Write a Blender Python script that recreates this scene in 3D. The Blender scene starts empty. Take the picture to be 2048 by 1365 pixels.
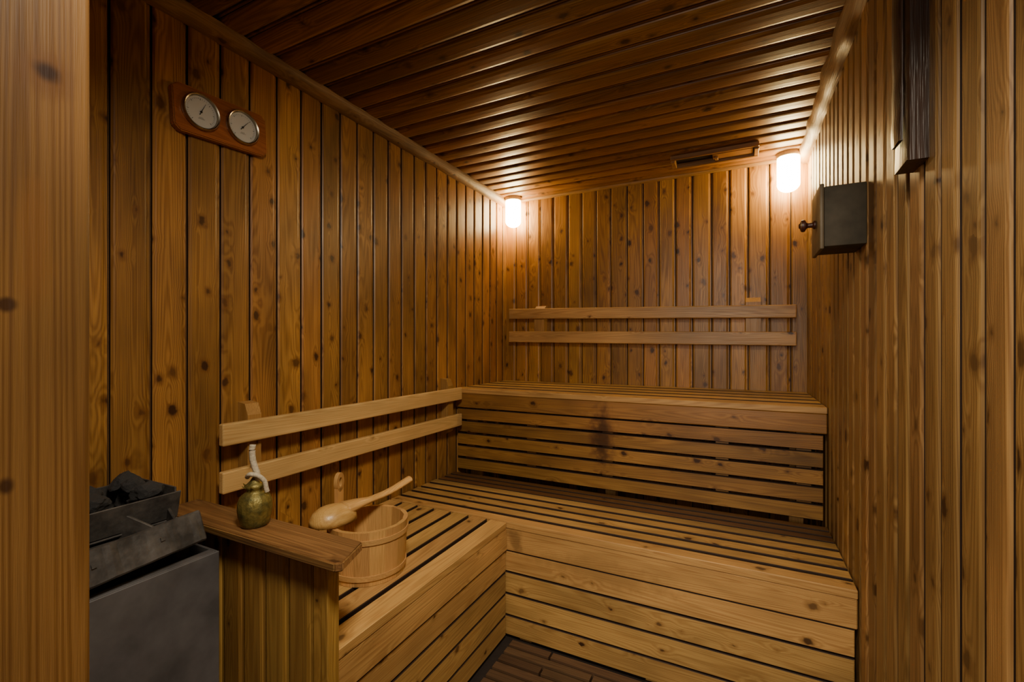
import bpy, bmesh, math, random
from mathutils import Vector, Matrix, noise
random.seed(7)
C = bpy.context.scene.collection
H = 2.146; XL=-1.434; XR=0.302; YB=2.76; CAMZ=1.18

# ---------------------------------------------------------------- node helpers
class NT:
    def __init__(s, name):
        s.m = bpy.data.materials.new(name); s.m.use_nodes=True
        s.t = s.m.node_tree; s.n=s.t.nodes; s.l=s.t.links
        s.b = s.n['Principled BSDF']
    def node(s, typ, **kw):
        x=s.n.new(typ)
        for k,v in kw.items(): setattr(x,k,v)
        return x
    def set(s, sock, v):
        if isinstance(v, bpy.types.NodeSocket): s.l.new(v, sock)
        elif isinstance(v,(tuple,list)) and len(v)==3 and sock.type=='RGBA': sock.default_value=(*v,1)
        else: sock.default_value=v
    def math(s, op, a, b=None, c=None, clamp=False):
        x=s.node('ShaderNodeMath', operation=op, use_clamp=clamp)
        s.set(x.inputs[0],a)
        if b is not None: s.set(x.inputs[1],b)
        if c is not None: s.set(x.inputs[2],c)
        return x.outputs[0]
    def vmath(s, op, a, b=None):
        x=s.node('ShaderNodeVectorMath', operation=op)
        s.set(x.inputs[0],a)
        if b is not None: s.set(x.inputs[1],b)
        return x.outputs['Value'] if op in('LENGTH','DISTANCE') else x.outputs[0]
    def comb(s,a,b,c):
        x=s.node('ShaderNodeCombineXYZ'); s.set(x.inputs[0],a); s.set(x.inputs[1],b); s.set(x.inputs[2],c); return x.outputs[0]
    def noise(s, vec, scale, detail=2, rough=.5):
        x=s.node('ShaderNodeTexNoise'); s.set(x.inputs['Vector'],vec)
        x.inputs['Scale'].default_value=scale; x.inputs['Detail'].default_value=detail; x.inputs['Roughness'].default_value=rough
        return x.outputs['Fac']
    def mix(s, f, a, b, blend='MIX'):
        x=s.node('ShaderNodeMix', data_type='RGBA', blend_type=blend)
        s.set(x.inputs[0],f); s.set(x.inputs[6],a); s.set(x.inputs[7],b); return x.outputs[2]
    def mapr(s, v, a,b,c=0.,d=1., smooth=False):
        x=s.node('ShaderNodeMapRange'); x.clamp=True
        if smooth: x.interpolation_type='SMOOTHSTEP'
        s.set(x.inputs[0],v); s.set(x.inputs[1],a); s.set(x.inputs[2],b); s.set(x.inputs[3],c); s.set(x.inputs[4],d)
        return x.outputs[0]

def wood(name, axis, light, dark, knot=(.035,.012,.004), rough=.38, var=.35, knots=.5, ringk=1.0,
         kscale=1.0, stains=(), bump=.15, blotch=.35, grainscale=1.0, ringamt=.38, fines=300, crad=(.0,.10), fineamt=.5):
    s=NT(name)
    tc=s.node('ShaderNodeTexCoord'); sep=s.node('ShaderNodeSeparateXYZ'); s.l.new(tc.outputs['Object'],sep.inputs[0])
    o={'X':sep.outputs[0],'Y':sep.outputs[1],'Z':sep.outputs[2]}
    rest=[k for k in 'XYZ' if k!=axis]
    a,b,al=o[rest[0]],o[rest[1]],o[axis]
    geo=s.node('ShaderNodeNewGeometry'); r=geo.outputs['Random Per Island']
    P=s.comb(s.math('MULTIPLY_ADD',r,13.7,a), s.math('MULTIPLY_ADD',r,7.3,b), s.math('MULTIPLY_ADD',r,29.1,al))
    bl=s.noise(s.vmath('MULTIPLY',P,(5,5,1.6)),1,3,.6)
    P2=s.vmath('MULTIPLY',P,(1*grainscale,1*grainscale,.045))
    n=s.noise(P2,11,1,.4)
    if knots>0:
        kn=s.noise(P,40,2)
        U=s.math('ADD',s.math('ADD',a,b),s.math('MULTIPLY_ADD',r,5.1,s.math('MULTIPLY',kn,.022)))
        V=s.math('ADD',s.math('MULTIPLY_ADD',r,31.0,al),s.math('MULTIPLY',kn,-.020))
        kv=s.comb(s.math('MULTIPLY',U,10*kscale),s.math('MULTIPLY',V,7.0*kscale),0.)
        vo=s.node('ShaderNodeTexVoronoi', voronoi_dimensions='2D', feature='F1'); s.l.new(kv,vo.inputs['Vector']); vo.inputs['Scale'].default_value=1
        d=vo.outputs['Distance']
        sc=s.node('ShaderNodeSeparateColor'); s.l.new(vo.outputs['Color'],sc.inputs[0])
        sel=s.math('LESS_THAN',sc.outputs[0],knots)
        rad=s.mapr(sc.outputs[1],0.,1.,*crad)
        km=s.math('MULTIPLY',sel,s.mapr(s.math('SUBTRACT',d,rad),-.03,.025,1.,0.,True))
        halo=s.math('MULTIPLY',sel,s.mapr(d,0.,.38,1.,0.,True))
        n2=s.math('MULTIPLY_ADD',halo,.035,n)
    else: n2=n
    ring=s.math('SINE',s.math('MULTIPLY',n2,230*ringk))
    ring=s.mapr(ring,-.7,1.,0.,1.)
    fine=s.noise(s.vmath('MULTIPLY',P,(fines,fines,fines/60)),1,2,.65)
    fac=s.math('ADD',s.math('MULTIPLY',ring,ringamt),s.math('MULTIPLY',s.mapr(fine,.3,.7),fineamt),clamp=True)
    col=s.mix(fac,light,dark)
    val=s.math('MULTIPLY',s.mapr(r,0.,1.,1-var,1+var*.25),s.mapr(bl,.3,.7,1-blotch,1.08))
    hs=s.node('ShaderNodeHueSaturation')
    s.set(hs.inputs['Hue'],s.mapr(s.math('FRACT',s.math('MULTIPLY',r,7.77)),0.,1.,.495,.505)); s.set(hs.inputs['Value'],val)
    s.l.new(col,hs.inputs['Color']); col=hs.outputs[0]
    if knots>0:
        col=s.mix(s.math('MULTIPLY',s.mapr(s.math('SUBTRACT',d,rad),-.01,.12,1.,0.,True),s.math('MULTIPLY',sel,.7)),col,tuple(x*.65 for x in dark))
        col=s.mix(s.math('MULTIPLY',km,s.mapr(sc.outputs[2],0.,1.,.4,.98)),col,knot)
    if stains: sn=s.math('MULTIPLY',s.math('SUBTRACT',s.noise(geo.outputs['Position'],30,3),.5),1.3)
    for (p,sz,colr,st) in stains:
        dv=s.vmath('DIVIDE',s.vmath('SUBTRACT',geo.outputs['Position'],p),sz)
        dn=s.math('ADD',s.vmath('LENGTH',dv),sn)
        col=s.mix(s.mapr(dn,.3,1.,st,0.,True),col,colr)
    s.l.new(col,s.b.inputs['Base Color'])
    rg=s.math('MULTIPLY_ADD',s.mapr(fine,.3,.7),.12,rough); s.l.new(rg,s.b.inputs['Roughness'])
    bp=s.node('ShaderNodeBump'); bp.inputs['Strength'].default_value=bump; bp.inputs['Distance'].default_value=.004
    s.l.new(s.math('MULTIPLY_ADD',fine,.5,s.math('MULTIPLY',bl,2.0)),bp.inputs['Height']); s.l.new(bp.outputs[0],s.b.inputs['Normal'])
    return s.m

def plain(name, col, rough=.5, metal=0., ns=40, namt=.25, bump=.0, col2=None, emis=None, est=0):
    s=NT(name); tc=s.node('ShaderNodeTexCoord')
    f=s.noise(tc.outputs['Object'],ns,4,.6)
    c=s.mix(s.mapr(f,.35,.65),col,col2 if col2 else tuple(x*(1-namt) for x in col))
    s.l.new(c,s.b.inputs['Base Color']); s.b.inputs['Metallic'].default_value=metal
    s.l.new(s.math('MULTIPLY_ADD',f,.15,rough-.07),s.b.inputs['Roughness'])
    if bump:
        bp=s.node('ShaderNodeBump'); bp.inputs['Strength'].default_value=bump; bp.inputs['Distance'].default_value=.004
        s.l.new(f,bp.inputs['Height']); s.l.new(bp.outputs[0],s.b.inputs['Normal'])
    if emis:
        s.b.inputs['Emission Color'].default_value=(*emis,1); s.b.inputs['Emission Strength'].default_value=est
    return s.m

M={}
M['left']=wood('pine_wall_left','Z',(.60,.292,.074),(.24,.088,.019),knots=.8,var=.34,rough=.34,blotch=.55,ringamt=.42,crad=(.01,.11))
M['right']=wood('pine_wall_right','Z',(.54,.31,.108),(.25,.12,.035),knots=.85,var=.28,rough=.38,ringamt=.5,blotch=.5,crad=(.02,.13))
M['back']=wood('pine_wall_back','Z',(.62,.30,.055),(.25,.095,.016),knots=.8,var=.30,rough=.34,blotch=.5,ringamt=.42,crad=(.01,.11))
M['ceil']=wood('pine_ceiling','X',(.45,.215,.055),(.165,.065,.016),knots=.6,var=.4,rough=.31,ringamt=.45)
M['benchX']=wood('bench_wood_x','X',(.78,.46,.15),(.42,.205,.056),knots=.4,var=.24,rough=.40,blotch=.45,
   stains=[((-.80,1.6,.40),(.05,.08,.06),(.06,.025,.01),.5),((-.45,1.62,.35),(.35,.1,.06),(.30,.16,.05),.5)])
M['benchY']=wood('bench_wood_y','Y',(.80,.48,.16),(.44,.22,.062),knots=.4,var=.24,rough=.40,blotch=.45)
M['rear']=wood('rear_slat_wood_shaded','X',(.24,.11,.035),(.12,.05,.015),knots=.2,var=.2,rough=.4)  # darker wood, with the shade by the upper bench put into the colour
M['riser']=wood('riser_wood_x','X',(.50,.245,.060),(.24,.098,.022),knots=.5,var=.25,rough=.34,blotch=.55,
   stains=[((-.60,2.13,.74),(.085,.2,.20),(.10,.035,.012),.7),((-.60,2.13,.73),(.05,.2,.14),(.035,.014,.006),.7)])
M['jamb']=wood('jamb_pine','Z',(.42,.215,.058),(.23,.10,.023),knots=.0,var=.0,rough=.38,grainscale=1.8,ringk=.9,ringamt=.6,blotch=.7,bump=.18,fines=900,fineamt=.38,
   stains=[((-.42,.134,1.364),(.04,.021,.026),(.14,.055,.013),.75),((-.42,.134,1.364),(.02,.010,.010),(.03,.01,.004),.97),
           ((-.42,.115,1.205),(.02,.0055,.006),(.05,.02,.007),.95),((-.42,.115,1.088),(.02,.005,.007),(.05,.02,.007),.95),((-.42,.146,.93),(.02,.007,.007),(.08,.03,.01),.9),
           ((-.42,.128,1.25),(.04,.012,.05),(.22,.09,.02),.5)])
M['part']=wood('partition_wood','Z',(.58,.33,.08),(.30,.145,.030),knots=.6,var=.25,rough=.42)
M['ledge']=wood('ledge_wood','X',(.42,.22,.075),(.15,.065,.02),knots=.3,var=.1,rough=.42,blotch=.75)
M['slatY']=wood('backrest_wood_y','Y',(.82,.53,.22),(.56,.31,.10),knots=.3,var=.1,rough=.40)
M['slatX']=wood('backrest_wood_x','X',(.70,.40,.14),(.38,.17,.05),knots=.35,var=.1,rough=.36,blotch=.5)
M['brk']=wood('bracket_wood','Z',(.48,.25,.08),(.26,.12,.03),knots=.1,var=.1)
M['trimY']=wood('trim_wood_y','Y',(.55,.32,.14),(.26,.125,.05),knots=.3,var=.1,rough=.42,bump=.5,blotch=.6)
M['trimX']=wood('trim_wood_x','X',(.44,.24,.09),(.24,.11,.03),knots=.2,var=.1)
M['vent']=wood('vent_wood','X',(.42,.21,.07),(.20,.085,.025),knots=0,var=.1,rough=.35)
M['floor']=wood('duckboard','X',(.18,.10,.05),(.09,.048,.025),knots=0,var=.3,rough=.5)
M['dark']=plain('groove_dark',(.034,.014,.005),.7)
M['slot']=plain('vent_slot_shade',(.012,.007,.004),.8)
M['concrete']=plain('floor_slab',(.03,.02,.015),.8)
M['darkboard']=wood('dark_stained_wood','Z',(.085,.042,.024),(.022,.012,.008),knots=.6,var=.1,rough=.28,bump=.8,blotch=.7)
M['bucket']=wood('bucket_wood','Z',(.72,.41,.145),(.50,.26,.08),knots=0,var=.04,rough=.38)
M['hoop']=wood('hoop_wood','X',(.74,.43,.155),(.54,.29,.10),knots=0,var=.05,rough=.4)
M['ladle']=wood('ladle_wood','Y',(.82,.50,.18),(.60,.31,.085),knots=0,var=.05,rough=.30)
M['plaque']=wood('gauge_plaque_wood','Y',(.46,.16,.045),(.26,.075,.018),knots=0,var=0,rough=.28)
M['dial']=plain('dial_white',(.60,.59,.54),.5,ns=8,namt=.08)
M['black']=plain('dial_ink',(.02,.02,.02),.5)
M['brass']=plain('aged_brass',(.30,.235,.065),.52,.6,ns=45,col2=(.10,.09,.028),bump=.9)
M['rim']=plain('gauge_rim',(.50,.44,.33),.28,1.)
M['rope']=plain('white_rope',(.62,.54,.40),.85,ns=150,bump=.6)
M['heater']=plain('heater_grey_steel',(.155,.147,.15),.5,.1,ns=7,namt=.45,bump=.1)
M['heatdark']=plain('sooty_steel',(.034,.032,.031),.5,.2,ns=18,col2=(.11,.10,.092),bump=.6)
M['stone']=plain('sauna_stone_rock',(.07,.07,.073),.75,ns=30,col2=(.022,.022,.024),bump=.9)
M['boxm']=plain('box_metal',(.070,.055,.033),.75,.0,ns=12,namt=.4)
M['boxl']=plain('box_lid_metal',(.15,.11,.06),.5,.2,ns=12,namt=.3)
M['knob']=plain('knob_wood',(.07,.018,.009),.4,0,ns=30)
M['lampbase']=wood('lamp_base_wood','Z',(.80,.66,.42),(.68,.52,.32),knots=0,var=0)
M['glass']=plain('frosted_glass_lit',(.9,.85,.75),.4,0,emis=(1,.745,.33),est=64)

# ---------------------------------------------------------------- mesh helpers
def obj(name, bm=None, mat=None, parent=None, smooth=False, label=None, cat=None, struct=False, me=None, mat2=None):
    if me is None:
        me=bpy.data.meshes.new(name); bmesh.ops.recalc_face_normals(bm,faces=bm.faces); bm.to_mesh(me); bm.free()
    o=bpy.data.objects.new(name,me); C.objects.link(o)
    if mat: me.materials.append(mat)
    if mat2: me.materials.append(mat2)
    if smooth:
        me.shade_smooth()
        if smooth!='all':
            me.set_sharp_from_angle(angle=math.radians(38))
    if parent:
        me.transform(Matrix.Translation(-parent.location)); o.parent=parent
    if struct: o['kind']='structure'
    if label: o['label']=label
    if cat: o['category']=cat
    return o
def center(o, at=None):
    vs=[v.co for v in o.data.vertices]
    mn=Vector([min(v[i] for v in vs) for i in range(3)]); mx=Vector([max(v[i] for v in vs) for i in range(3)])
    c=Vector(((mn.x+mx.x)/2,(mn.y+mx.y)/2,mn.z)) if at is None else Vector(at)
    o.data.transform(Matrix.Translation(-c)); o.location=c; return o
def empty(name, loc, label, cat):
    e=bpy.data.objects.new(name,None); e.empty_display_size=.1; e.location=loc; C.objects.link(e)
    e['label']=label; e['category']=cat; return e
def abox(bm, mn, mx, bev=0., mat=None, seg=1):
    t=bmesh.new(); bmesh.ops.create_cube(t,size=1)
    for v in t.verts:
        v.co=Vector([(mn[i]+mx[i])/2+v.co[i]*(mx[i]-mn[i]) for i in range(3)])
    if bev: bmesh.ops.bevel(t,geom=t.edges[:],offset=bev,segments=seg,affect='EDGES',profile=.5)
    if mat is not None: t.transform(mat)
    me=bpy.data.meshes.new('t'); t.to_mesh(me); t.free(); bm.from_mesh(me); bpy.data.meshes.remove(me)
def boxes(lst, bev=0., seg=1):
    bm=bmesh.new()
    for b in lst: abox(bm,b[0],b[1],bev,b[2] if len(b)>2 else None,seg)
    return bm
def darksides(bm, axis, keep=None):
    """paints gap shade and grime dark on the slat sides between slats; keep = coordinate of outer visible edge"""
    bm.normal_update()
    for f in bm.faces:
        if abs(f.normal[axis])>.6 and (keep is None or abs(f.calc_center_median()[axis]-keep)>.004): f.material_index=1
    return bm
def prism(bm, pts, ext, dark=()):
    a=[bm.verts.new(p) for p in pts]; b=[bm.verts.new(p+ext) for p in pts]
    n=len(pts)
    bm.faces.new(a); bm.faces.new(b[::-1])
    for i in range(n):
        f=bm.faces.new((a[i],a[(i+1)%n],b[(i+1)%n],b[i]))
        if i in dark: f.material_index=1
def lathe(prof, seg=40, mat=None):
    bm=bmesh.new(); rings=[]
    for r,z in prof:
        if r<1e-6: rings.append([bm.verts.new((0,0,z))])
        else: rings.append([bm.verts.new((r*math.cos(2*math.pi*i/seg),r*math.sin(2*math.pi*i/seg),z)) for i in range(seg)])
    for A,B in zip(rings,rings[1:]):
        for i in range(seg):
            j=(i+1)%seg
            if len(A)==1 and len(B)==1: continue
            if len(A)==1: bm.faces.new((A[0],B[i],B[j]))
            elif len(B)==1: bm.faces.new((A[i],A[j],B[0]))
            else: bm.faces.new((A[i],A[j],B[j],B[i]))
    if mat is not None: bm.transform(mat)
    return bm
def tube(pts, rads, seg=12, flat=1.0, up=Vector((0,0,1))):
    bm=bmesh.new(); rings=[]
    pts=[Vector(p) for p in pts]
    for i,p in enumerate(pts):
        t=(pts[min(i+1,len(pts)-1)]-pts[max(i-1,0)]).normalized()
        a=t.cross(up)
        if a.length<.05: a=t.cross(Vector((1,0,0)))
        a.normalize(); b=a.cross(t).normalized()
        r=rads[i]
        rings.append([bm.verts.new(p+a*r*math.cos(2*math.pi*k/seg)+b*r*flat*math.sin(2*math.pi*k/seg)) for k in range(seg)])
    for A,B in zip(rings,rings[1:]):
        for k in range(seg): bm.faces.new((A[k],A[(k+1)%seg],B[(k+1)%seg],B[k]))
    bm.faces.new(rings[0][::-1]); bm.faces.new(rings[-1])
    return bm
def smoothpath(pts,n=8):
    out=[]; P=[Vector(p) for p in pts]
    for i in range(len(P)-1):
        p0=P[max(i-1,0)];p1=P[i];p2=P[i+1];p3=P[min(i+2,len(P)-1)]
        for k in range(n):
            t=k/n
            out.append(.5*((2*p1)+(p2-p0)*t+(2*p0-5*p1+4*p2-p3)*t*t+(3*p1-p0-3*p2+p3)*t**3))
    out.append(P[-1]); return out

# ---------------------------------------------------------------- planked walls
def profile(w,kind):
    if kind=='v':   # tongue-and-groove board with chamfer, thin tongue strip and shadow groove
        return [(0,0),(0,.008),(.0045,.0120),(.008,.0125),(w-.020,.0125),(w-.0145,.0100),(w-.0125,.0075),(w-.006,.0070),(w-.005,.001),(w-.0012,.001),(w-.001,0)], (0,8,9)
    if kind=='round':
        return [(0,0),(0,.0110),(.002,.0142),(.004,.0158),(.007,.0165),(w*.45,.0165),(w-.024,.0165),(w-.020,.0150),(w-.018,.010),(w-.0165,.002),(w-.0135,.002),(w-.0130,.0105),(w-.011,.0115),(w-.0065,.0112),(w-.0055,.002),(w-.001,.002),(w-.001,0)], (0,8,9,10,13,14,15)
    if kind=='ceil':
        return [(0,0),(0,.006),(.003,.0105),(.009,.0145),(.018,.0163),(w*.45,.0168),(w-.034,.0163),(w-.024,.0140),(w-.018,.009),(w-.016,.005),(w-.0125,.005),(w-.0115,.009),(w-.008,.0105),(w-.005,.009),(w-.004,.004),(w-.001,.004),(w-.001,0)], (0,9,14)
def planks(name, org, u, v, n, total, length, pitch, kind, mat, jitter=.08):
    bm=bmesh.new(); org=Vector(org);u=Vector(u);v=Vector(v);n=Vector(n)
    x=0.
    while x<total-.004:
        w=min(pitch*(1+random.uniform(-jitter,jitter)), total-x)
        if w<.04: w=total-x
        if w<.035:
            prism(bm,[org+u*x,org+u*x+n*.008,org+u*(x+w)+n*.008,org+u*(x+w)],v*length)
        else:
            dz=random.uniform(0,.0012); pr,dk=profile(w,kind)
            prism(bm,[org+u*(x+a)+n*(b+(dz if b>.006 else 0)) for a,b in pr],v*length,dk)
        x+=w
    e=.001
    prism(bm,[org-n*.03,org-n*e,org+u*total-n*e,org+u*total-n*.03],v*length)
    return obj(name,bm,mat,struct=True,mat2=M['dark'])
Y0=.03
planks('wall_left',(XL-.013,Y0,0),(0,1,0),(0,0,1),(1,0,0),YB+.03-Y0,H+.012,.0935,'v',M['left'],.05)
planks('wall_right',(XR+.016,Y0,0),(0,1,0),(0,0,1),(-1,0,0),YB+.03-Y0,H+.012,.084,'round',M['right'],.08)
planks('wall_back',(XL-.013,YB+.013,0),(1,0,0),(0,0,1),(0,-1,0),XR-XL+.03,H+.012,.0945,'v',M['back'],.06)
planks('ceiling',(XL-.01,Y0,H+.013),(0,1,0),(1,0,0),(0,0,-1),YB-Y0+.01,XR-XL+.02,.098,'ceil',M['ceil'],.07)
bm=boxes([((XL-.04,Y0,0),(-.445,.155,H+.04)),((-.445,Y0,2.03),(XR+.04,.155,H+.04))])
obj('wall_front',bm,M['left'],struct=True)
bm=boxes([((-.4449,-.03,0),(-.42,.158,2.03))],.004,3)
obj('trim_1',bm,M['jamb'],struct=True,smooth=True)

def qtrim(name, p0, p1, d1, d2, r, mat, irr=.0, seed=0, knobs=False, n=60):
    bm=bmesh.new(); p0=Vector(p0);p1=Vector(p1);d1=Vector(d1);d2=Vector(d2); rings=[]
    for i in range(n+1):
        t=i/n; p=p0.lerp(p1,t); rr=r*(1+irr*(noise.noise(Vector((t*14,seed,0)))))
        if knobs: rr*=1+.10*max(0,math.sin(t*34+2*math.sin(t*5)))**6
        ring=[bm.verts.new(p)]
        for k in range(9):
            a=k/8*math.pi/2; q=rr*(1+irr*.4*noise.noise(Vector((t*30,k*.7,seed))))
            ring.append(bm.verts.new(p+d1*q*math.cos(a)+d2*q*math.sin(a)))
        rings.append(ring)
    for A,B in zip(rings,rings[1:]):
        m=len(A)
        for k in range(m): bm.faces.new((A[k],A[(k+1)%m],B[(k+1)%m],B[k]))
    bm.faces.new(rings[0]);bm.faces.new(rings[-1][::-1])
    return obj(name,bm,mat,struct=True,smooth=True)
qtrim('trim_2',(XL,.16,H-.002),(XL,YB,H-.002),(1,0,0),(0,0,-1),.042,M['trimY'],.15,1)
qtrim('trim_3',(XR,.16,H-.002),(XR,YB,H-.002),(-1,0,0),(0,0,-1),.044,M['trimY'],.22,5,True,90)
qtrim('trim_4',(XL+.04,YB,H-.002),(XR-.04,YB,H-.002),(0,-1,0),(0,0,-1),.016,M['trimX'],.05,3)

bm=bmesh.new()
abox(bm,(XL-.04,-.9,-.06),(XR+.04,YB+.04,0))
obj('floor',bm,M['concrete'],struct=True)
bm=bmesh.new(); y=.17; row=0
while y<1.575:
    x=-.80-(row%2)*.17
    while x<XR-.01:
        a=max(x,-.80); b=min(x+.332,XR-.004)
        if b-a>.02: abox(bm,(a,y,.001),(b,y+.032,.020))
        x+=.34
    y+=.045; row+=1
o=obj('floor_duckboard',bm,M['floor'],label='dark brown wooden duckboard of staggered slats on the floor',cat='floor mat')
center(o)

# ---------------------------------------------------------------- benches
BX0=XL+.004; BX1=XR-.004
def slatsX(x0,x1,y0,y1,z,n,gap,th=.026):
    w=((y1-y0)-gap*(n-1))/n
    return [((x0,y0+i*(w+gap),z-th),(x1,y0+i*(w+gap)+w,z)) for i in range(n)]
def slatsY(x0,x1,y0,y1,z,n,gap,th=.026):
    w=((x1-x0)-gap*(n-1))/n
    return [((x0+i*(w+gap),y0,z-th),(x0+i*(w+gap)+w,y1,z)) for i in range(n)]
ZU=.932; ZL=.472
e=empty('sauna_bench',((BX0+BX1)/2,2.44,0),'upper golden pine slatted bench along the end wall','bench')
obj('seat',darksides(boxes(slatsX(BX0,BX1,2.13,YB-.006,ZU,5,.034),.0025),1,2.13),M['benchX'],e,mat2=M['dark'])
obj('fascia',boxes([((BX0,2.135,ZU-.105),(BX1,2.16,ZU-.0265))],.003),M['riser'],e)
l=[]; z=ZU-.112
for i in range(5):
    l.append(((BX0+.012,2.142,z-.059),(BX1-.012,2.162,z))); z-=.0690
bm=darksides(boxes(l,.002),2)
for x in (BX0+.06,-1.0,-.6,-.1,BX1-.1): abox(bm,(x,2.1625,.50),(x+.05,2.20,ZU-.11))
obj('front_panel',bm,M['riser'],e,mat2=M['dark'])
for x in (BX0+.05,-.6,BX1-.12):
    for y in (2.22,2.68): obj('leg',boxes([((x,y,0),(x+.05,y+.05,ZU-.03))]),M['brk'],e)
e=empty('sauna_bench',((BX0+BX1)/2,1.87,0),'lower golden pine slatted bench in front of the upper bench','bench')
obj('seat',darksides(boxes(slatsX(BX0,BX1,1.61,1.955,ZL,5,.018),.002),1,1.61),M['benchX'],e,mat2=M['dark'])
obj('rear_slats',darksides(boxes(slatsX(BX0,BX1,1.975,2.128,ZL-.004,3,.014),.002),1),M['rear'],e,label='darker brown rear seat slats with shade painted in',mat2=M['dark'])
obj('fascia',boxes([((-.87,1.614,ZL-.115),(BX1,1.64,ZL-.0265))],.003),M['benchX'],e)
l=[]; z=ZL-.119
for i in range(4):
    l.append(((-.87,1.62,max(z-.081,.018)),(BX1-.006,1.64,z))); z-=.0865
bm=darksides(boxes(l,.002),2)
for x in (-.79,-.3,.2): abox(bm,(x,1.6405,.0),(x+.05,1.68,ZL-.03))
obj('front_panel',bm,M['benchX'],e,mat2=M['dark'])
e=empty('sauna_bench',(-1.13,1.17,0),'golden pine slatted bench along the side wall beside the partition','bench')
obj('seat',darksides(boxes(slatsY(BX0,-.832,.745,1.603,ZL,7,.015),.002),0,-.832),M['benchY'],e,mat2=M['dark'])
obj('fascia',boxes([((-.858,.746,ZL-.115),(-.834,1.6135,ZL-.0265))],.003),M['benchY'],e)
l=[]; z=ZL-.119
for i in range(4):
    l.append(((-.86,.75,max(z-.081,.018)),(-.84,1.6135,z))); z-=.0865
bm=darksides(boxes(l,.002),2)
for y in (.80,1.15,1.5): abox(bm,(-.90,y,0),(-.861,y+.05,ZL-.03))
obj('front_panel',bm,M['benchY'],e,mat2=M['dark'])

# ---------------------------------------------------------------- backrests
e=empty('backrest',(XL+.03,1.45,.70),'pale two-slat wooden backrest mounted on the side wall','backrest')
xs=(-1.383,-1.361)
obj('slat',boxes([((xs[0],.815,.876),(xs[1],2.10,.942))],.004,2),M['slatY'],e)
obj('slat',boxes([((xs[0],.815,.735),(xs[1],2.10,.80))],.004,2),M['slatY'],e)
for yy in (.905,2.0):
    bm=bmesh.new()
    prism(bm,[Vector((XL+.001,yy,.69)),Vector((xs[0]-.0005,yy,.715)),Vector((xs[0]-.0005,yy,.955)),Vector((xs[0]-.015,yy,.99)),Vector((XL+.001,yy,.995))],Vector((0,.045,0)))
    obj('bracket',bm,M['brk'],e)
e=empty('backrest',(-.56,YB-.03,1.15),'weathered brown two-slat wooden backrest mounted on the end wall','backrest')
def tilted(x0,x1,zc,dz,h,y0,y1):
    ang=math.atan2(dz,x1-x0); c=Vector(((x0+x1)/2,(y0+y1)/2,zc))
    R=Matrix.Translation(c)@Matrix.Rotation(-ang,4,'Y')@Matrix.Translation(-c)
    return boxes([((x0,y0,zc-h/2),(x1,y1,zc+h/2),R)],.004,2)
obj('slat',tilted(-1.375,.247,CAMZ+.181,-.034,.066,2.683,2.703),M['slatX'],e)
obj('slat',tilted(-1.375,.247,CAMZ+.036,-.022,.071,2.683,2.703),M['slatX'],e)
for xx in (-1.20,.02):
    bm=bmesh.new()
    prism(bm,[Vector((xx,YB-.001,1.19)),Vector((xx,2.7045,1.20)),Vector((xx,2.7045,1.40)),Vector((xx,YB-.02,1.425)),Vector((xx,YB-.001,1.425))],Vector((.07,0,0)))
    obj('bracket',bm,M['brk'],e)

# ---------------------------------------------------------------- partition
e=empty('partition',(-1.12,.725,0),'low yellowish pine board partition with a dark worn top ledge','partition')
bm=bmesh.new(); x=XL+.002
while x<-.832:
    w=min(.0825,-.83-x)
    if w>.03:
        pr,dk=profile(w,'v'); prism(bm,[Vector((x+a,.722-b,0.002)) for a,b in pr],Vector((0,0,.70)),dk)
    else: prism(bm,[Vector((x,.722,.002)),Vector((x,.712,.002)),Vector((x+w,.712,.002)),Vector((x+w,.722,.002))],Vector((0,0,.70)))
    x+=w
abox(bm,(XL+.002,.7225,.002),(-.83,.742,.702))
abox(bm,(-.829,.709,.002),(-.808,.742,.702),.002)
obj('panel',bm,M['part'],e,mat2=M['dark'])
bm=bmesh.new()
pts=[(XL+.003,.678),(-.756,.680),(-.744,.692),(-.780,.784),(-.79,.786),(XL+.003,.786)]
prism(bm,[Vector((a,b,.703)) for a,b in pts],Vector((0,0,.020)))
bmesh.ops.bevel(bm,geom=bm.edges[:],offset=.003,segments=2,affect='EDGES')
obj('ledge',bm,M['ledge'],e,smooth=True)

# ---------------------------------------------------------------- bucket
bc=Vector((-1.045,1.076,ZL+.001))
e=empty('bucket',bc,'light wooden stave sauna bucket with a tall grip stave','bucket')
bm=bmesh.new(); NS=16; Hh=.160; RB=.110; RD=.010
def bp(r,a,z): return Vector((r*math.cos(a),r*math.sin(a),z))
for i in range(NS):
    a0=2*math.pi*i/NS+.0006; a1=2*math.pi*(i+1)/NS-.0006
    g=[]
    for z in (0,Hh*.5,Hh):
        ro=RB+RD*z/Hh; ri=ro-.012
        g.append([bm.verts.new(bp(ro,a0+(a1-a0)*q/3,z)+bc) for q in range(4)]+[bm.verts.new(bp(ri,a1,z)+bc),bm.verts.new(bp(ri,a0,z)+bc)])
    for A,B in zip(g,g[1:]):
        for k in range(6): bm.faces.new((A[k],A[(k+1)%6],B[(k+1)%6],B[k]))
    bm.faces.new(g[0][::-1]);bm.faces.new(g[-1])
obj('body',bm,M['bucket'],e,smooth=True)
obj('bottom',lathe([(0,.012),(.097,.012),(.098,.02),(0,.02)],32,Matrix.Translation(bc)),M['bucket'],e)
for z0 in (.016,.122):
    r0=RB+.0005+RD*z0/Hh; r1=RB+.0005+RD*(z0+.015)/Hh
    obj('hoop',lathe([(r0,z0),(r0+.003,z0),(r1+.003,z0+.015),(r1,z0+.015),(r0,z0)],48,Matrix.Translation(bc)),M['hoop'],e,smooth=True)
ang=math.radians(197)
R=Matrix.Translation(bc+bp(.101,ang,0))@Matrix.Rotation(ang+math.pi/2,4,'Z')
bm=bmesh.new(); N=28
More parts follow.
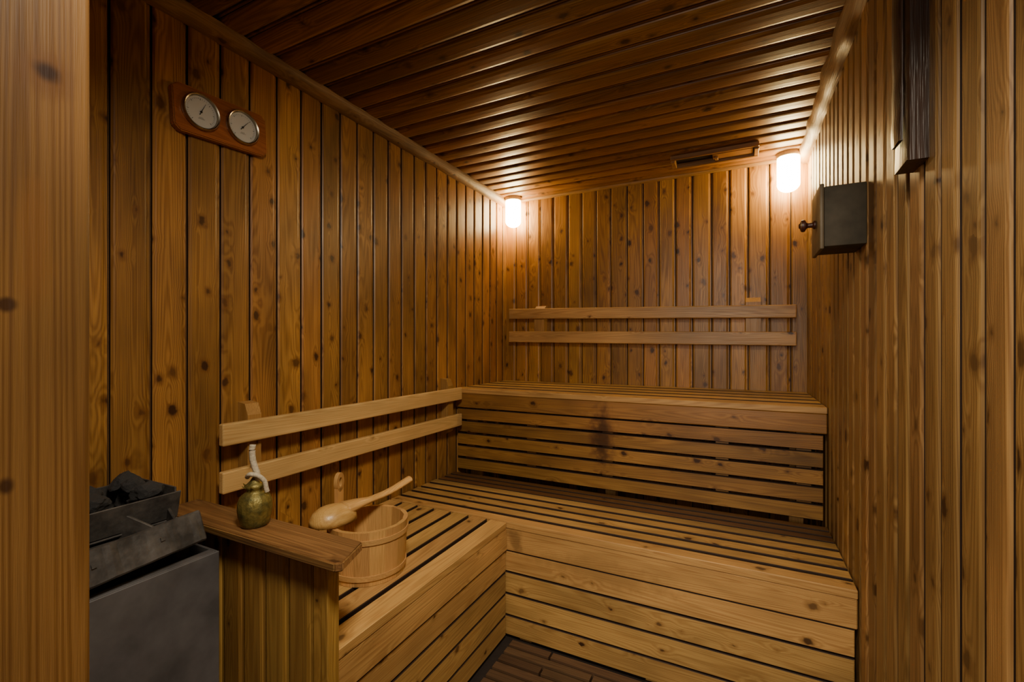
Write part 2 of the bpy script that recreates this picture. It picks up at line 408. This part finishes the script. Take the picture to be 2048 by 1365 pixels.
out=[];inn=[]
for k in range(N):
    t=2*math.pi*k/N
    out.append((.021*math.cos(t), .268+.030*math.sin(t))); inn.append((.009*math.cos(t), .268+.015*math.sin(t)))
vo=[[bm.verts.new((x,yy,z)) for x,z in out] for yy in(-.006,.006)]
vi=[[bm.verts.new((x,yy,z)) for x,z in inn] for yy in(-.006,.006)]
for k in range(N):
    j=(k+1)%N
    bm.faces.new((vo[0][k],vo[0][j],vi[0][j],vi[0][k])); bm.faces.new((vo[1][k],vi[1][k],vi[1][j],vo[1][j]))
    bm.faces.new((vo[0][k],vo[1][k],vo[1][j],vo[0][j])); bm.faces.new((vi[0][k],vi[0][j],vi[1][j],vi[1][k]))
prism(bm,[Vector((-.018,-.006,.10)),Vector((.018,-.006,.10)),Vector((.017,-.006,.20)),Vector((.0175,-.006,.25)),Vector((-.0175,-.006,.25)),Vector((-.017,-.006,.20))],Vector((0,.012,0)))
bm.transform(R)
obj('grip',bm,M['bucket'],e,smooth=True)

# ---------------------------------------------------------------- ladle
lp=Vector((-1.115,1.0,ZL+.001+Hh+.003)); le=Vector((-1.045,1.262,.70))
dirv=(le-lp); yaw=math.atan2(dirv.y,dirv.x)
e=empty('ladle',lp,'turned pale wooden ladle lying across the bucket rim','ladle')
R=Matrix.Translation(lp)@Matrix.Rotation(yaw,4,'Z')
prof=[(.0,.056),(.02,.0545),(.038,.049),(.052,.037),(.060,.018),(.062,0),(.056,0),(.053,.016),(.045,.032),(.03,.044),(0,.05)]
S=Matrix.Diagonal((1.18,.9,.9,1))
obj('bowl',lathe(prof,36,R@S),M['ladle'],e,smooth='all')
path=smoothpath([(.035,0,.030),(.08,0,.034),(.13,0,.036),(.2,0,.045),(.272,0,.066),(.278,0,.068)],6)
nn=len(path); rr=[]
for i in range(nn):
    t=i/(nn-1); rr.append(.040*(1-t*2.6) +.016*t*2.6 if t<.385 else .016+.002*(t-.385)/.615)
rr[-1]=.012
bm=tube(path,rr,16,.55); bm.transform(R)
obj('handle',bm,M['ladle'],e,smooth='all')

# ---------------------------------------------------------------- brass ornament
oc=Vector((-1.095,.735,.7235))
e=empty('brass_ornament',oc,'small aged brass pineapple-shaped pot with white rope tied on top','ornament')
prof=[(0,0),(.028,0),(.032,.004),(.034,.012),(.0375,.026),(.0385,.042),(.0375,.060),(.033,.074),(.023,.083),(.017,.088),(.021,.094),(.024,.100),(.018,.105),(.011,.112),(.006,.120),(0,.122)]
bm=lathe(prof,48)
for v in bm.verts:
    a=math.atan2(v.co.y,v.co.x)
    if .008<v.co.z<.080:
        k=1+.05*math.sin(a*8+v.co.z*160)*math.sin(a*8-v.co.z*160); v.co.x*=k; v.co.y*=k
bm.transform(Matrix.Translation(oc)); obj('body',bm,M['brass'],e,smooth='all')
bm=bmesh.new()
for k in range(7):
    a=2*math.pi*k/7; d=Vector((math.cos(a),math.sin(a),0)); s_=Vector((-math.sin(a),math.cos(a),0))
    p=[d*.014+s_*.007,d*.014-s_*.007,d*.03+Vector((0,0,.012))]
    prism(bm,[q+oc+Vector((0,0,.090)) for q in p],Vector((0,0,.003)))
obj('collar',bm,M['brass'],e)
p=smoothpath([(0.003,0,.098),(.005,.003,.125),(0.0,.0,.145),(-.004,-.003,.165),(-.005,-.004,.186),(-.004,-.003,.202)],8)
bm=tube([q+oc for q in p],[.0075 for i in range(len(p))],10)
obj('rope',bm,M['rope'],e,smooth='all')
p=smoothpath([(-.012,-.012,.122),(.006,-.016,.132),(.018,-.004,.127),(.025,.008,.112),(.027,.012,.092),(.028,.014,.084)],8)
bm=tube([q+oc for q in p],[.0058 for i in range(len(p))],10)
obj('rope',bm,M['rope'],e,smooth='all')

# ---------------------------------------------------------------- heater
e=empty('sauna_heater',(-1.27,.45,0),'grey steel sauna stove with sooty open top and stone tray','heater')
hx0,hx1,hy0,hy1,hz=XL+.006,-1.119,.22,.662,.683
t=.006
bm=boxes([((hx1-t,hy0,.03),(hx1,hy1,hz)),((hx0,hy0,.03),(hx0+t,hy1,hz)),((hx0+t,hy0,.03),(hx1-t,hy0+t,hz)),((hx0+t,hy1-t,.03),(hx1-t,hy1,hz)),((hx0+t,hy0+t,.03),(hx1-t,hy1-t,.05)),
 ((hx1-.03,hy0,hz-.002),(hx1-t-.0002,hy1-t,hz+.0))],.0015)
obj('housing',bm,M['heater'],e)
for fx in (hx0+.02,hx1-.06):
    for fy in (hy0+.02,hy1-.06): obj('foot',boxes([((fx,fy,0),(fx+.04,fy+.04,.03))]),M['heatdark'],e)
c=Vector((-1.135,.44,.742))
R=Matrix.Translation(c)@Matrix.Rotation(math.radians(2),4,'Z')@Matrix.Rotation(math.radians(3.0),4,'X')@Matrix.Rotation(math.radians(-20),4,'Y')@Matrix.Translation(-c)
bm=boxes([((-1.131,.24,.706),(-1.119,.632,.777),R),((-1.168,.24,.764),(-1.1315,.632,.776),R),((-1.178,.24,.712),(-1.1685,.632,.775),R)],.0035)
bmesh.ops.subdivide_edges(bm,edges=[ed for ed in bm.edges if ed.calc_length()>.2],cuts=30,use_grid_fill=True)
for v in bm.verts: v.co+=Vector((1,0,.9))*(.004*noise.noise(v.co*22)+.002*noise.noise(v.co*60))
for k in range(3):
    abox(bm,(-1.1185,.30+.12*k,.74),(-1.1165,.308+.12*k,.748),.0,R)
obj('guard_channel',bm,M['heatdark'],e)
bm=bmesh.new()
for k,(yy,aa,zz) in enumerate(((.33,38,.735),(.44,-24,.745),(.53,30,.74),(.60,-8,.73))):
    R=Matrix.Translation((-1.20,yy,zz))@Matrix.Rotation(math.radians(aa),4,'Z')@Matrix.Rotation(math.radians(25),4,'Y')
    abox(bm,(-.07,-.003,-.045),(.045,.003,.045),.001,R)
abox(bm,(-1.21,.25,.60),(-1.205,.64,.755))
obj('baffle',bm,M['heatdark'],e)
tx0,tx1,ty0,ty1=XL+.02,-1.215,.25,.625; tb,tt=.755,.826
c=Vector((tx1,.44,.80)); RT=Matrix.Translation(c)@Matrix.Rotation(math.radians(14),4,'Y')@Matrix.Translation(-c)
bm=boxes([((tx0,ty0,tb),(tx1-.008,ty1,tb+.004)),((tx1-.004,ty0,tb+.0045),(tx1,ty1,tt),RT),((tx0,ty0,tb+.0045),(tx0+.004,ty1,tt)),((tx0+.0045,ty0,tb+.0045),(tx1-.0145,ty0+.004,tt)),((tx0+.0045,ty1-.004,tb+.0045),(tx1-.0145,ty1,tt+.006)),
  ((tx0+.01,.28,.05),(tx0+.02,.60,tb-.0005)),((tx1-.03,.28,.05),(tx1-.02,.60,tb-.0005))],.001)
obj('stone_tray',bm,M['heatdark'],e)
def rockmesh(seed):
    bm=bmesh.new(); bmesh.ops.create_icosphere(bm,subdivisions=3,radius=1)
    rnd=random.Random(seed); planes=[]
    for q in range(9):
        d=Vector((rnd.uniform(-1,1),rnd.uniform(-1,1),rnd.uniform(-1,1))).normalized(); planes.append((d,rnd.uniform(.62,.85)))
    for v in bm.verts:
        for d,h in planes:
            q=v.co.dot(d)
            if q>h: v.co-=d*(q-h)
        v.co*=1+noise.noise(v.co*3.5+Vector((0,seed*2.,0)))*.16
    me=bpy.data.meshes.new('sauna_stone'); bm.to_mesh(me); bm.free(); me.materials.append(M['stone']); return me
rocks=[rockmesh(i) for i in range(5)]
k=0
for lay,(zz,nx,ny) in enumerate(((.787,3,5),(.834,3,4))):
    for i in range(nx):
        for j in range(ny):
            x=tx0+.038+i*(tx1-tx0-.094)/(nx-1)+random.uniform(-.002,.002); y=ty0+.042+j*(ty1-ty0-.084)/(ny-1)+random.uniform(-.003,.003)
            o=bpy.data.objects.new('sauna_stone',rocks[k%5]); k+=1
            o.location=(x,y,zz-(.006 if lay and i==2 else 0)); q=random.uniform(.025,.027) if lay==0 else random.uniform(.027,.030)
            o.scale=(q,q*random.uniform(1.05,1.2),q*.8); o.rotation_euler=(random.uniform(-.3,.3),random.uniform(-.3,.3),random.uniform(-.5,.5))
            C.objects.link(o); o['label']='rough dark grey sauna stone piled in the stove tray'; o['category']='stone'; o['group']='stones in the stove tray'

# ---------------------------------------------------------------- thermometer / hygrometer
pc=Vector((XL+.001,.848,1.858))
e=empty('thermometer',pc,'reddish wooden plaque with thermometer and hygrometer dials on the wall','thermometer')
RT=Matrix.Translation(pc)@Matrix.Rotation(math.radians(3.5),4,'X')@Matrix(((0,0,1,0),(1,0,0,0),(0,1,0,0),(0,0,0,1)))
def octo(w,h,c): return [(-w+c,-h),(w-c,-h),(w,-h+c),(w,h-c),(w-c,h),(-w+c,h),(-w,h-c),(-w,-h+c)]
bm=bmesh.new(); prism(bm,[Vector((a,b,0)) for a,b in octo(.140,.067,.015)],Vector((0,0,.022)))
bmesh.ops.bevel(bm,geom=[ed for ed in bm.edges],offset=.003,segments=2,affect='EDGES')
bm.transform(RT); obj('plaque',bm,M['plaque'],e,smooth=True)
for gi,gx in enumerate((-.068,.056)):
    Rg=RT@Matrix.Translation((gx,.002,.0222))
    g=obj('gauge',lathe([(.051,0),(.0525,.003),(.052,.009),(.049,.013),(.0460,.011),(.0455,.002),(.0,.002),(0,0),(.051,0)],48,Rg),M['rim'],e,smooth=True,label='round brass-rimmed dial')
    def sub(name,bm,mat,smooth=False):
        o=obj(name,bm,mat,None,smooth); o.data.transform(Matrix.Translation(-pc)); o.parent=g; return o
    sub('dial_face',lathe([(0,.0022),(.045,.0022),(.045,.0032),(0,.0032)],40,Rg),M['dial'])
    bm=bmesh.new()
    for q in range(31):
        a=math.radians(225-q*9); L=.005 if q%5==0 else .0025; w=.0006 if q%5==0 else .0003
        abox(bm,(.0385-L,-w,.0034),(.0385,w,.0037),0,Rg@Matrix.Rotation(a,4,'Z'))
    abox(bm,(-.006,-.0165,.0034),(.006,-.0158,.0037),0,Rg); abox(bm,(-.009,-.020,.0034),(.009,-.0193,.0037),0,Rg)
    sub('scale',bm,M['black'])
    bm=bmesh.new(); a=math.radians(62 if gi==0 else 48)
    Rn=Rg@Matrix.Rotation(a,4,'Z')
    prism(bm,[Rn@Vector(p) for p in((-.010,-.0012,.0045),(.030,-.0003,.0045),(.030,.0003,.0045),(-.010,.0012,.0045))],(Rn.to_3x3()@Vector((0,0,.0006))))
    tmp=lathe([(0,.0033),(.003,.0033),(.003,.0062),(0,.0066)],16,Rg); me=bpy.data.meshes.new('x'); tmp.to_mesh(me); tmp.free(); bm.from_mesh(me)
    sub('needle',bm,M['black'])

# ---------------------------------------------------------------- control box on right wall
e=empty('control_box',(XR-.05,1.6,1.44),'dark metal box with a round knob mounted on the wall','box')
bm=boxes([((.205,1.52,1.450),(XR-.001,1.665,1.617))],.003,2); obj('housing',bm,M['boxm'],e,smooth=True)
bm=boxes([((.194,1.513,1.443),(.2045,1.672,1.624))],.003,2); obj('lid',bm,M['boxl'],e,smooth=True)
RK=Matrix.Translation((.1935,1.60,1.53))@Matrix.Rotation(math.radians(-90),4,'Y')
obj('knob',lathe([(0,0),(.012,0),(.012,.004),(.0075,.007),(.007,.018),(.010,.022),(.0165,.025),(.0180,.030),(.0165,.035),(.008,.038),(.006,.041),(0,.042)],28,RK),M['knob'],e,smooth=True,label='dark red turned knob')

# ---------------------------------------------------------------- dark board right wall
bm=bmesh.new()
def rough_strip(xo,th,y0,y1,z0,z1,seed):
    n=70; pf=[]
    for i in range(n+1):
        t=i/n; z=z0+(z1-z0)*t
        w0=y0+.003*noise.noise(Vector((z*9,seed,0))); w1=y1+.004*noise.noise(Vector((z*11,seed+5,0)))
        xx=xo-th+.0025*noise.noise(Vector((z*18,seed+9,0))); zz=lambda q: z+(.006*noise.noise(Vector((q*60,seed,3))) if i==0 else 0)
        pf.append([bm.verts.new((xo,w0,zz(w0))),bm.verts.new((xx+.003,w0,zz(w0))),bm.verts.new((xx,w0+.004,zz(w0+.004))),bm.verts.new((xx-.001,(w0+w1)/2,zz((w0+w1)/2))),bm.verts.new((xx,w1-.004,zz(w1-.004))),bm.verts.new((xx+.003,w1,zz(w1))),bm.verts.new((xo,w1,zz(w1)))])
    for A,B in zip(pf,pf[1:]):
        for k in range(7): bm.faces.new((A[k],A[(k+1)%7],B[(k+1)%7],B[k]))
    bm.faces.new(pf[0]); bm.faces.new(pf[-1][::-1])
rough_strip(XR-.001,.030,1.068,1.150,1.515,2.09,1)
rough_strip(XR-.0335,.006,1.085,1.135,1.56,2.09,2)
o=obj('wall_board',bm,M['darkboard'],smooth=True,label='near-black glossy stained timber board fixed upright on the wall',cat='board'); center(o)

# ---------------------------------------------------------------- ceiling vent
e=empty('ceiling_vent',(-.12,2.51,H-.035),'wooden sliding air vent frame on the ceiling','vent')
z1=H-.006
bm=boxes([((-.325,2.448,z1-.022),(.075,2.464,z1)),((-.325,2.555,z1-.030),(.075,2.571,z1)),((-.325,2.4645,z1-.030),(-.305,2.5545,z1)),((.055,2.4645,z1-.030),(.075,2.5545,z1))],.002)
obj('frame',bm,M['vent'],e)
obj('opening',boxes([((-.3045,2.4645,z1-.006),(.0545,2.5545,z1-.001))]),M['slot'],e,label='dark sheet painted as the shade inside the vent')  # flat dark sheet stands in for the shade behind the frame
bm=boxes([((-.13,2.478,z1-.018),(.052,2.548,z1-.010)),((-.12,2.50,z1-.030),(-.105,2.535,z1-.0185))],.002); obj('slider',bm,M['vent'],e)

# ---------------------------------------------------------------- lamps
for (x,y) in ((-1.345,2.69),(.212,2.685)):
    e=empty('ceiling_lamp',(x,y,H-.001),'frosted cylindrical glass lamp glowing warm, wooden base on ceiling','lamp')
    T=Matrix.Translation((x,y,H-.001))
    obj('lamp_base',lathe([(0,0),(.052,0),(.054,-.004),(.054,-.020),(.051,-.024),(0,-.024)],40,T),M['lampbase'],e,smooth=True)
    pr=[(0,-.0245),(.047,-.0245),(.051,-.031),(.051,-.158)]
    for k in range(1,9):
        a=k/8*math.pi/2; pr.append((.051*math.cos(a) if k<8 else 0,-.158-.040*math.sin(a)))
    obj('lamp_shade',lathe(pr,24,T),M['glass'],e,smooth=True)

# ---------------------------------------------------------------- light + camera
def area(name,loc,target,size,power,col,spread=180):
    l=bpy.data.lights.new(name,'AREA'); l.energy=power; l.size=size; l.color=col; l.spread=math.radians(spread)
    o=bpy.data.objects.new(name,l); o.location=loc; o.rotation_euler=(Vector(target)-Vector(loc)).to_track_quat('-Z','Y').to_euler(); C.objects.link(o)
area('doorway_light',(-.1,-1.3,1.5),(-.7,1.9,.2),1.0,15,(1,.88,.72),130)
area('room_fill',(-.12,.24,1.99),(-.85,1.45,.4),.25,10.5,(1,.88,.68),115)  # added soft fill at the door header, not a real fixture
w=bpy.data.worlds.new('world'); bpy.context.scene.world=w; w.use_nodes=True
w.node_tree.nodes['Background'].inputs[0].default_value=(1,.85,.7,1); w.node_tree.nodes['Background'].inputs[1].default_value=.2
cd=bpy.data.cameras.new('camera'); cam=bpy.data.objects.new('camera',cd); C.objects.link(cam)
cam.location=(0,0,CAMZ); cam.rotation_euler=(math.radians(90),0,math.atan(459/912))
cd.sensor_width=36; cd.lens=912/2048*36; cd.shift_y=5.5/2048; cd.clip_start=.01
bpy.context.scene.camera=cam
